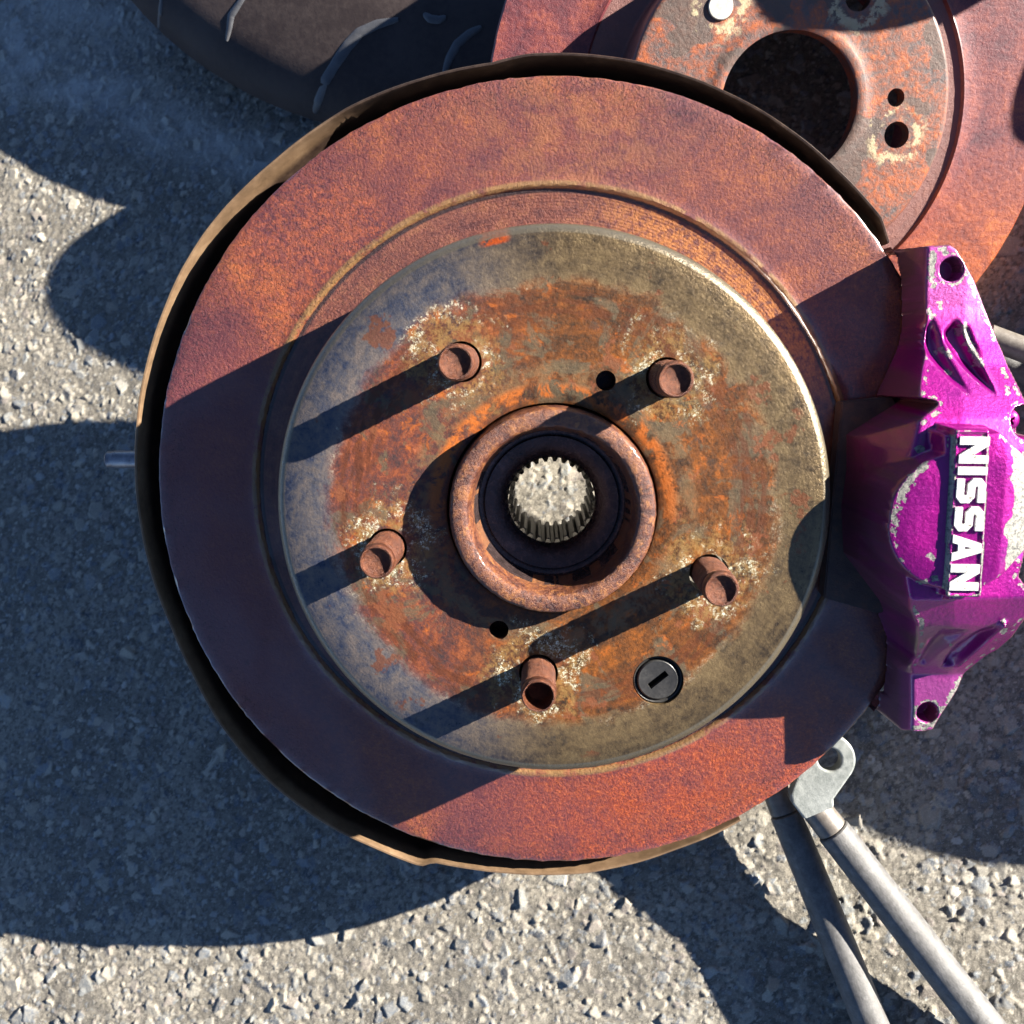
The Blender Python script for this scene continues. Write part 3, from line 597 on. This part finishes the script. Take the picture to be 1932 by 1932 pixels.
    base = s.mix(paint, (.075, .045, .035), s.mul(sp.outputs[1], .88)); base = s.mix(base, al, k)
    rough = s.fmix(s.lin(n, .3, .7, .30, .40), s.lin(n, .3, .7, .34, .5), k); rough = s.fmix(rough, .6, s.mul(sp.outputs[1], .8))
    metal = s.fmix(s.mul(s.sub(1.0, sp.outputs[1]), .42), .3, k)
    nb = s.bump(s.mul(k, -1), .22, 1, s.bump(n, .22, 1)); nb = s.bump(fn, .08, 1, nb)
    m = s.out(base, rough, metal, .12, nb, coat=(s.mul(s.sub(1.0, k), .6), .14)); s.b.inputs['Coat IOR'].default_value = 1.7
    o = grid_mesh('caliper', V, Fq, m, root)
    a_ = o.data.attributes.new('wear', 'FLOAT_COLOR', 'POINT'); a_.data.foreach_set('color', col.ravel())
    o['label'] = 'purple painted aluminium brake caliper with chipped paint'
    # lettering: block capitals, raised
    def thick(cl, w):
        cl = [np.array(q, float) for q in cl]; Lf = []; Rt = []
        for i_ in range(len(cl)):
            d0 = cl[i_]-cl[i_-1] if i_ > 0 else cl[1]-cl[0]; d1 = cl[i_+1]-cl[i_] if i_ < len(cl)-1 else d0
            d0 = d0/np.linalg.norm(d0); d1 = d1/np.linalg.norm(d1); n_ = np.array([-(d0+d1)[1], (d0+d1)[0]]); n_ /= np.linalg.norm(n_)
            k_ = w/2/max(.5, n_ @ np.array([-d0[1], d0[0]])); Lf.append(cl[i_]+n_*k_); Rt.append(cl[i_]-n_*k_)
        return Lf+Rt[::-1]
    Nn = [(0, 0), (0, 10), (2.9, 10), (6.3, 4.6), (6.3, 10), (9, 10), (9, 0), (6.1, 0), (2.7, 5.4), (2.7, 0)]
    Ss = thick([(8.3, 8.65), (2.5, 8.65), (1.35, 7.7), (1.35, 6.1), (2.5, 5.1), (6.0, 5.0), (7.15, 4.0), (7.15, 2.3), (6.0, 1.35), (.2, 1.35)], 2.6)
    Aa = [(0, 0), (3.1, 10), (6.1, 10), (9.2, 0), (6.4, 0), (5.8, 2.0), (3.4, 2.0), (2.8, 0)]; hole = [(4.05, 4.3), (5.15, 4.3), (4.6, 6.9)]
    gl = [(Nn, None, 9), ([(0, 0), (0, 10), (2.7, 10), (2.7, 0)], None, 2.7), (Ss, None, 8.5), (Ss, None, 8.5), (Aa, hole, 9.2), (Nn, None, 9)]
    tot = sum(g_[2] for g_ in gl)+1.15*5; s = NT('bare_letter_metal'); n = s.noise(.5, 4, .65); k = s.step(n, .60, .66)
    k = s.math('MAXIMUM', k, s.mul(s.step(s.noise(1.2, 4, .7, w=4.0), .56, .62), .7)); lm = s.out(s.mix((.62, .62, .60), (.20, .175, .13), k), .42, .05, .5, s.bump(n, .15, 1))
    c0, c1 = loc(1840, 824, 57.4), loc(1818, 1114, 57.4); d = c1-c0; ang = math.atan2(d[1], d[0]); sc_ = np.linalg.norm(d)/tot
    cur = -tot/2; bmw = bmesh.new()
    for (P_, Hh, wd) in gl:
        bm = bmesh.new(); f_ = lambda q, z: (((q[0]+cur)*sc_)*MM, (q[1]-5)*.92*MM, z*MM)
        vo = [bm.verts.new(f_(q, .95)) for q in P_]; ed = [bm.edges.new((vo[i_], vo[(i_+1) % len(vo)])) for i_ in range(len(vo))]
        if Hh: vi = [bm.verts.new(f_(q, .95)) for q in Hh]; ed += [bm.edges.new((vi[i_], vi[(i_+1) % len(vi)])) for i_ in range(len(vi))]
        r_ = bmesh.ops.triangle_fill(bm, use_beauty=True, use_dissolve=True, edges=ed); fs = [q for q in r_['geom'] if isinstance(q, bmesh.types.BMFace)]
        ex = bmesh.ops.extrude_face_region(bm, geom=fs); bmesh.ops.translate(bm, verts=[q for q in ex['geom'] if isinstance(q, bmesh.types.BMVert)], vec=(0, 0, -1.6*MM))
        bmesh.ops.recalc_face_normals(bm, faces=bm.faces); me = bpy.data.meshes.new('x'); bm.to_mesh(me); bm.free(); bmw.from_mesh(me); bpy.data.meshes.remove(me); cur += wd+1.15
    me = bpy.data.meshes.new('lettering'); bmw.to_mesh(me); bmw.free(); me.materials.append(lm)
    word = bpy.data.objects.new('lettering', me); COL.objects.link(word); word.parent = o
    md = word.modifiers.new('bevel', 'BEVEL'); md.width = .28*MM; md.segments = 2; md.limit_method = 'ANGLE'; md.angle_limit = math.radians(40)
    word.location = (*((c0+c1)/2*MM), 56.6*MM); word.rotation_euler = (0, 0, ang); word['label'] = 'raised silver letters reading NISSAN'
    # cross head screw
    sc = lathe('screw', [(0.01, 1.9), (1.4, 1.85), (2.8, 1.4), (3.6, .5), (3.9, -.6), (3.9, -6), (.01, -6)], 48, m, o, sharp=60)
    bm = bmesh.new(); bm.from_mesh(sc.data); bmesh.ops.remove_doubles(bm, verts=bm.verts, dist=.02*MM); bmesh.ops.recalc_face_normals(bm, faces=bm.faces); bm.to_mesh(sc.data); bm.free()
    for q in (0, 1): cut_box(sc, (0, 0), 3.6, .75, .1, 3, math.radians(35+90*q))
    sc.location = ((sb[0]-.6)*MM, sb[1]*MM, 27.0*MM); sc['label'] = 'purple painted cross head screw'
    return o
caliper()
# pad end and bracket between caliper and disc
pm = rust_simple('brake_pad_steel', (.03, .02, .022), (.06, .04, .035), (.12, .06, .04), .4, .55, .1, .2)
def prism(name, poly, h0, h1, mat, parent, bev=.5):
    P = [np.array(p) for p in poly]; n = len(P); V = [(*p, h1) for p in P]+[(*p, h0) for p in P]
    F = [tuple(range(n)), tuple(range(2*n-1, n-1, -1))]+[(i, i+n, (i+1) % n+n, (i+1) % n) for i in range(n)]
    o = mesh(name, V, F, mat, parent, False)
    bm = bmesh.new(); bm.from_mesh(o.data); bmesh.ops.recalc_face_normals(bm, faces=bm.faces)
    if bev: bmesh.ops.bevel(bm, geom=list(bm.edges), offset=bev*MM, segments=2, affect='EDGES', clamp_overlap=True)
    bm.to_mesh(o.data); bm.free(); return o
prism('brake_pad', [(101, -38), (104, 34), (122, 36), (140, 10), (140, -30), (122, -44)], 1.2, 9, pm, root)
# ------------------------------------------------------------------ second rotor, leaning behind
K2 = .828
N2 = np.array([0.05439844, 0.26906183, -0.96158543]); U2 = np.array([0.99851931, -0.01465825, 0.05238632]); V2 = np.array([0, -0.96301136, -0.26946081])
C2 = np.array([135.205, -207.751, 530.750])*K2
r2 = empty('brake_rotor', 'bare rusty brake rotor with a large open centre hole, leaning behind the big disc', 'brake rotor')
def mat_r2():
    s = NT('rotor_rust'); r = s.rad(); a = s.noise(.05, 4, .6, dist=.6); b = s.noise(.35, 6, .75); c = s.noise(1.8, 3, .7); m3 = s.noise(.11, 6, .7, w=4.0, dist=.8)
    gt = s.noise(1.5, 5, .85, w=3.0); f = s.add(s.mul(a, .42), s.add(s.mul(b, .33), s.mul(gt, .25)))
    fr = s.ramp(f, [(.42, (.062, .012, .020)), (.50, (.115, .022, .026)), (.57, (.185, .040, .028)), (.66, (.30, .085, .03))])
    hot = s.mul(s.step(s.y, -10, -75), s.step(s.x, 20, 90)); fr = s.mix(fr, s.ramp(f, [(.42, (.16, .026, .010)), (.52, (.34, .070, .010)), (.62, (.50, .15, .015))]), s.mul(hot, .85))
    hr = s.ramp(s.add(s.mul(m3, .5), s.mul(b, .5)), [(.42, (.080, .058, .055)), (.48, (.14, .062, .045)), (.54, (.22, .062, .028)), (.60, (.34, .085, .018)), (.68, (.24, .14, .09))])
    gi = s.step(s.noise(.040, 3, .5, w=7.0), .545, .565); hr = s.mix(hr, (.075, .052, .042), s.mul(gi, .9))
    hat = s.mul(s.step(s.z, 14, 16), 1.0); col = s.mix(fr, hr, hat)
    gr = s.mul(s.step(r, 100*K2, 99*K2), s.step(r, 79*K2, 81*K2)); col = s.mix(col, s.mix((0.121, 0.060, 0.055), (0.165, 0.075, 0.060), b), s.mul(gr, .8))
    dm = None
    for i in range(5):
        an = 2.271-i*2*math.pi/5; d = s.dist2(57.15*K2*math.cos(an), 57.15*K2*math.sin(an)); dm = d if dm is None else s.math('MINIMUM', dm, d)
    dw = s.add(dm, s.mul(s.sub(m3, .5), 16)); halo = s.mul(s.step(dw, 6, 8), s.step(dw, 14, 10)); pz = s.step(s.noise(.13, 5, .7, w=12.0), .49, .55)
    col = s.mix(col, s.mix((0.403, 0.298, 0.121), (0.520, 0.471, 0.330), b), s.mul(s.mul(s.mul(halo, pz), hat), .75))
    n = s.bump(c, .1, 1, s.bump(b, .5, 1))
    return s.out(col, .52, .03, .25, n, coat=(.55, .24))
M_R2 = mat_r2(); k = K2
p2 = [(120, -26), (146.9, -26), (147.7, -25), (147.7, -1), (146.9, 0), (130, 0), (112, 0), (101.6, 0), (100.6, .4), (100.0, -.3), (99.4, -1.4), (96, -1.6), (84, -1.6), (83, -1.0), (82, 1), (81, 24.0), (80.2, 25.6), (79.2, 26.2), (78.2, 26.3), (60, 26.3), (45, 26.3), (39.5, 26.3), (38.8, 26.7), (35, 26.7), (34, 26.2), (34, 20), (34, 20), (34, 18), (73, 18), (73, -19), (95, -26)]
ro2 = lathe('rotor', [(a*k, b_*k) for a, b_ in p2], 300, M_R2, r2, closed=True, rfun=lambda r, h, a: (r+(.2*mnoise(Vector((r*math.cos(a)*.6, r*math.sin(a)*.6, h))) if r > 90 else 0), h+.08*mnoise(Vector((r*math.cos(a)*.2, r*math.sin(a)*.2, 1.)))))
h2 = [(57.15*k*math.cos(2.271-i*2*math.pi/5), 57.15*k*math.sin(2.271-i*2*math.pi/5)) for i in range(5)]
ah = math.radians(4.0)
cut(ro2, [(u, v, 6.3*k, 10, 30) for u, v in h2] + [(53.4*k, 3.7*k, 4.3*k, 10, 30)])
ro2.parent = r2
bo = lathe('bolt', [(.01, 1.2), (5.6, 1.2), (6.0, .8), (6.0, -9), (.01, -9)], 40, rust_simple('pale_bolt_end', (.42, .40, .34), (.52, .50, .44), (.62, .60, .54), .5, .4, .3, .05), r2)
bo.location = (h2[0][0]*MM, h2[0][1]*MM, 26.3*k*MM); bo.scale = (k, k, k); bo['label'] = 'pale flat bolt end filling one rotor hole'
place(r2, W(C2), Rw @ N2, Rw @ U2)
# ------------------------------------------------------------------ control arms
def arm(label, p0, p1, segs, eye=None):
    a = np.array(p0)/MM; b_ = np.array(p1)/MM; L = np.linalg.norm(b_-a); t = (b_-a)/L
    r = empty('control_arm', label, 'control arm', 'grey suspension arms on the asphalt')
    place(r, p0, t, (0, 0, 1))
    for (nm, l0, l1, ra, rb, mat) in segs:
        n = 14; pr = [(.01, l0), (ra-.5, l0), (ra, l0+.5)]+[(ra+(rb-ra)*i/n, l0+.5+(l1-l0-1)*i/n) for i in range(1, n)]+[(rb, l1-.5), (rb-.5, l1), (.01, l1)]
        lathe(nm, pr, 40, mat, r, rfun=lambda q, h, an: (q*(1+.012*mnoise(Vector((math.cos(an), math.sin(an), h*.05)))), h))
    return r, t, L
pa = at_ground(1518, 1498, 27); pb = at_ground(1855, 1932, 12)
A1, t1, L1 = arm('grey steel suspension arm ending in a pale bolt eye below the disc', pa, pb, [('ferrule', -4, 18, 6.0, 6.3, M_FERRULE), ('tube', 18.2, 230, 6.9, 8.2, M_ARM)])
def eye(parent, L=26, W_=10.2):
    # flat eye: rounded plate with a hole, built in the arm frame (x up, y across, z along)
    bm = bmesh.new(); n = 40; outer = []
    cx, cz = 16.6, -7.0
    for i in range(n):
        a = 2*math.pi*i/n; outer.append((W_*math.cos(a)+cx, W_*math.sin(a)+cz))
    pts = [(-6.2, 6), (-6.2, -2), (-4.5, -5)] + [(cx+W_*math.cos(a), cz+W_*math.sin(a)) for a in np.linspace(math.radians(256), math.radians(432), 26)] + [(8, 6.5), (6.2, 9)]
    V = []; m = len(pts); hr = 4.6; inn = [(cx+hr*math.cos(a), cz+hr*math.sin(a)) for a in np.linspace(0, 2*math.pi, 33)[:-1]]
    return pts, inn
def flat_plate(name, pts, inn, y0, y1, mat, parent, to):
    # triangulated plate with a hole, extruded; to(p, q, t) gives parent coordinates
    bm = bmesh.new(); vo = [bm.verts.new(Vector(to(p[0], p[1], y1))*MM) for p in pts]; vi = [bm.verts.new(Vector(to(p[0], p[1], y1))*MM) for p in inn]
    eo = [bm.edges.new((vo[i], vo[(i+1) % len(vo)])) for i in range(len(vo))]; ei = [bm.edges.new((vi[i], vi[(i+1) % len(vi)])) for i in range(len(vi))]
    r = bmesh.ops.triangle_fill(bm, use_beauty=True, use_dissolve=False, edges=eo+ei)
    fs = [f for f in r['geom'] if isinstance(f, bmesh.types.BMFace)]
    ex = bmesh.ops.extrude_face_region(bm, geom=fs); d = Vector(to(0, 0, y0))-Vector(to(0, 0, y1))
    bmesh.ops.translate(bm, verts=[g for g in ex['geom'] if isinstance(g, bmesh.types.BMVert)], vec=d*MM)
    bmesh.ops.recalc_face_normals(bm, faces=bm.faces)
    me = bpy.data.meshes.new(name); bm.to_mesh(me); bm.free(); me.materials.append(mat)
    o = bpy.data.objects.new(name, me); COL.objects.link(o); o.parent = parent
    md = o.modifiers.new('bevel', 'BEVEL'); md.width = .9*MM; md.segments = 3; md.limit_method = 'ANGLE'; md.angle_limit = math.radians(50)
    return o
# arm frame: local z along the arm, local x up, y = z cross x
pts, inn = eye(A1)
ey = flat_plate('bolt_eye', pts, inn, -1, 7, M_ZINC, A1, lambda p, q, t: (t, -p, q))
ey['label'] = 'pale zinc coloured eye with a bolt hole'
pa = at_ground(1476, 1520, 15); pb = at_ground(1655, 1960, 9)
arm('plain grey steel suspension arm left of the one with the bolt eye', pa, pb, [('ferrule', -14, 3, 5.9, 6.1, M_FERRULE), ('tube', 3.2, 220, 6.6, 8.0, M_ARM)])
pa = at_ground(1862, 634, 26); pb = at_ground(2040, 700, 24)
arm('pale grey steel arm poking out behind the top of the purple caliper', pa, pb, [('tube', 0, 70, 5.2, 5.2, M_FERRULE)])
pa = at_ground(1868, 668, 9); pb = at_ground(2040, 770, 9)
arm('darker grey arm lying just below the pale one beside the purple caliper', pa, pb, [('tube', 0, 70, 5.4, 5.4, M_ARM)])
# ------------------------------------------------------------------ tyre at the back
def tyre():
    s = NT('worn_rubber'); a = s.noise(.02, 4, .6); b = s.noise(.3, 5, .7)
    col = s.mix((.028, .020, .020), (.048, .036, .034), s.step(s.add(s.mul(a, .6), s.mul(b, .4)), .4, .6))
    mr = s.out(col, s.lin(b, .3, .7, .6, .8), 0, .25, s.bump(b, .15, 1))
    gm = rust_simple('groove_dust', (.050, .050, .056), (.066, .068, .076), (.09, .093, .10), .3, .5, 0, .1)
    root_ = empty('tyre', 'dark worn tyre with pale curved grooves lying behind the disc', 'tyre')
    R = 244.; Wd = 21.
    pr = [(150, -Wd+6), (156, -Wd+3), (180, -Wd), (212, -Wd+1), (231, -Wd+5), (239, -Wd+11), (243, -Wd+18), (R, 0), (243, Wd-18), (239, Wd-11), (231, Wd-5), (212, Wd-1), (180, Wd+3), (156, Wd-3), (150, Wd-6), (160, 0)]
    # refine profile
    P = np.array(pr+[pr[0]]); Q = []
    for a_, b_ in zip(P[:-1], P[1:]):
        for t in (0, .5): Q.append(a_*(1-t)+b_*t)
    lathe('carcass', [tuple(q) for q in Q], 200, mr, root_, closed=True, sharp=60)
    return root_
ty = tyre()
# tyre lies tilted: axis leaning, tread towards the disc
q0, q1 = [at_ground(*q, 22)[:2] for q in ((293, 51), (585, 227))]
mid = (q0+q1)/2; dv = q1-q0; hl = np.linalg.norm(dv)/2; nv = np.array([-dv[1], dv[0]])/np.linalg.norm(dv); nv = nv if nv[1] > 0 else -nv
TR = .2435; ctr = mid + nv*math.sqrt(max(TR*TR-hl*hl, 0))
place(ty, (ctr[0], ctr[1], .021+.022), (0.0, -.09, 1), (1, 0, 0))
from mathutils.bvhtree import BVHTree
bpy.context.view_layer.update()
car = [c for c in ty.children][0]; mw = car.matrix_world
bvh = BVHTree.FromPolygons([mw @ v.co for v in car.data.vertices], [tuple(p.vertices) for p in car.data.polygons])
cp0 = Vector(W((0, 0, 0))); gmat = bpy.data.materials['groove_dust']
for nm_, pts_, wd in (('tread_groove', ((594, 212), (599, 194), (614, 152), (636, 116), (655, 88), (678, 62), (712, 46), (752, 37)), 2.1), ('tread_groove', ((428, 78), (433, 52), (436, 30), (456, 0), (470, -20)), 1.4),
                      ('tread_groove', ((300, 52), (302, 25), (306, -10)), 1.0), ('tread_groove', ((838, 140), (848, 110), (863, 83), (885, 64), (909, 51)), 1.7), ('tread_groove', ((800, 26), (812, 36), (828, 38), (842, 32)), 1.5)):
    P_ = []
    for (x_, y_) in pts_:
        dr = (Vector(W(ray(x_, y_)*400))-cp0).normalized(); hit = bvh.ray_cast(cp0, dr)
        if hit[0] is not None: P_.append((hit[0], hit[1] if hit[1].dot(dr) < 0 else -hit[1]))
    if len(P_) < 2: continue
    V = []; F = []; n_ = 8; Q = []
    for a_, b_ in zip(P_[:-1], P_[1:]):
        for t_ in range(n_): Q.append((a_[0].lerp(b_[0], t_/n_), a_[1].lerp(b_[1], t_/n_)))
    Q.append(P_[-1]); im = mw.inverted()
    for i_, (q_, nn) in enumerate(Q):
        tg = (Q[min(i_+1, len(Q)-1)][0]-Q[max(i_-1, 0)][0]).normalized(); sd = tg.cross(nn).normalized()
        w_ = wd*1.35*MM*(.35+.65*math.sin(math.pi*i_/(len(Q)-1))**.6)*(1+.12*mnoise(q_*120))
        for e_, up_ in ((-1, .15), (-.6, .7), (.6, .7), (1, .15)): V.append(tuple((im @ (q_+sd*w_*e_+nn*up_*MM))/MM))
    for i_ in range(len(Q)-1):
        for e_ in range(3): F.append((4*i_+e_, 4*i_+e_+1, 4*i_+e_+5, 4*i_+e_+4))
    mesh(nm_, V, F, gmat, ty, True)
# ------------------------------------------------------------------ unseen things added out of frame to throw the shade at the right

src = bpy.data.objects['rotor']
far = src.copy(); far.parent = None; far.name = 'shade_rotor'; COL.objects.link(far)
tag(far, 'unseen brake rotor added past the right edge to shade the asphalt', 'brake rotor')
for k_ in list(far.keys()):
    if k_ not in ('label', 'category'): del far[k_]
far.matrix_world = Matrix.Translation((.418, .018, .036)) @ Matrix.Rotation(math.radians(6.5), 4, 'Y')
q_ = W(ray(1430, 62)*412 + 200*Sc)
lean = far.copy(); COL.objects.link(lean); lean['label'] = 'unseen brake rotor added past the top right corner to shade the rear rotor'
lean.matrix_world = Matrix.Translation(Vector(q_) + Vector((0, .1485*math.cos(math.radians(27)), -.1485*math.sin(math.radians(27))))) @ Matrix.Rotation(math.radians(-27), 4, 'X')
far['group'] = lean['group'] = 'unseen rotors added to cast shade'
sh_ = lathe('shade_hub', [(14, 0), (70, 0), (71, 1), (71, 11), (70, 12), (56, 14), (54, 60), (52, 73), (50, 75), (30, 75), (28, 73), (26, 30), (14, 26)], 72, M_HUB, None, closed=True)
sh_.location = (.366, .266, .0005); tag(sh_, 'unseen wheel hub added past the right edge to block the sun', 'wheel hub')  # added to shade the ground seen through the rear rotor's bore
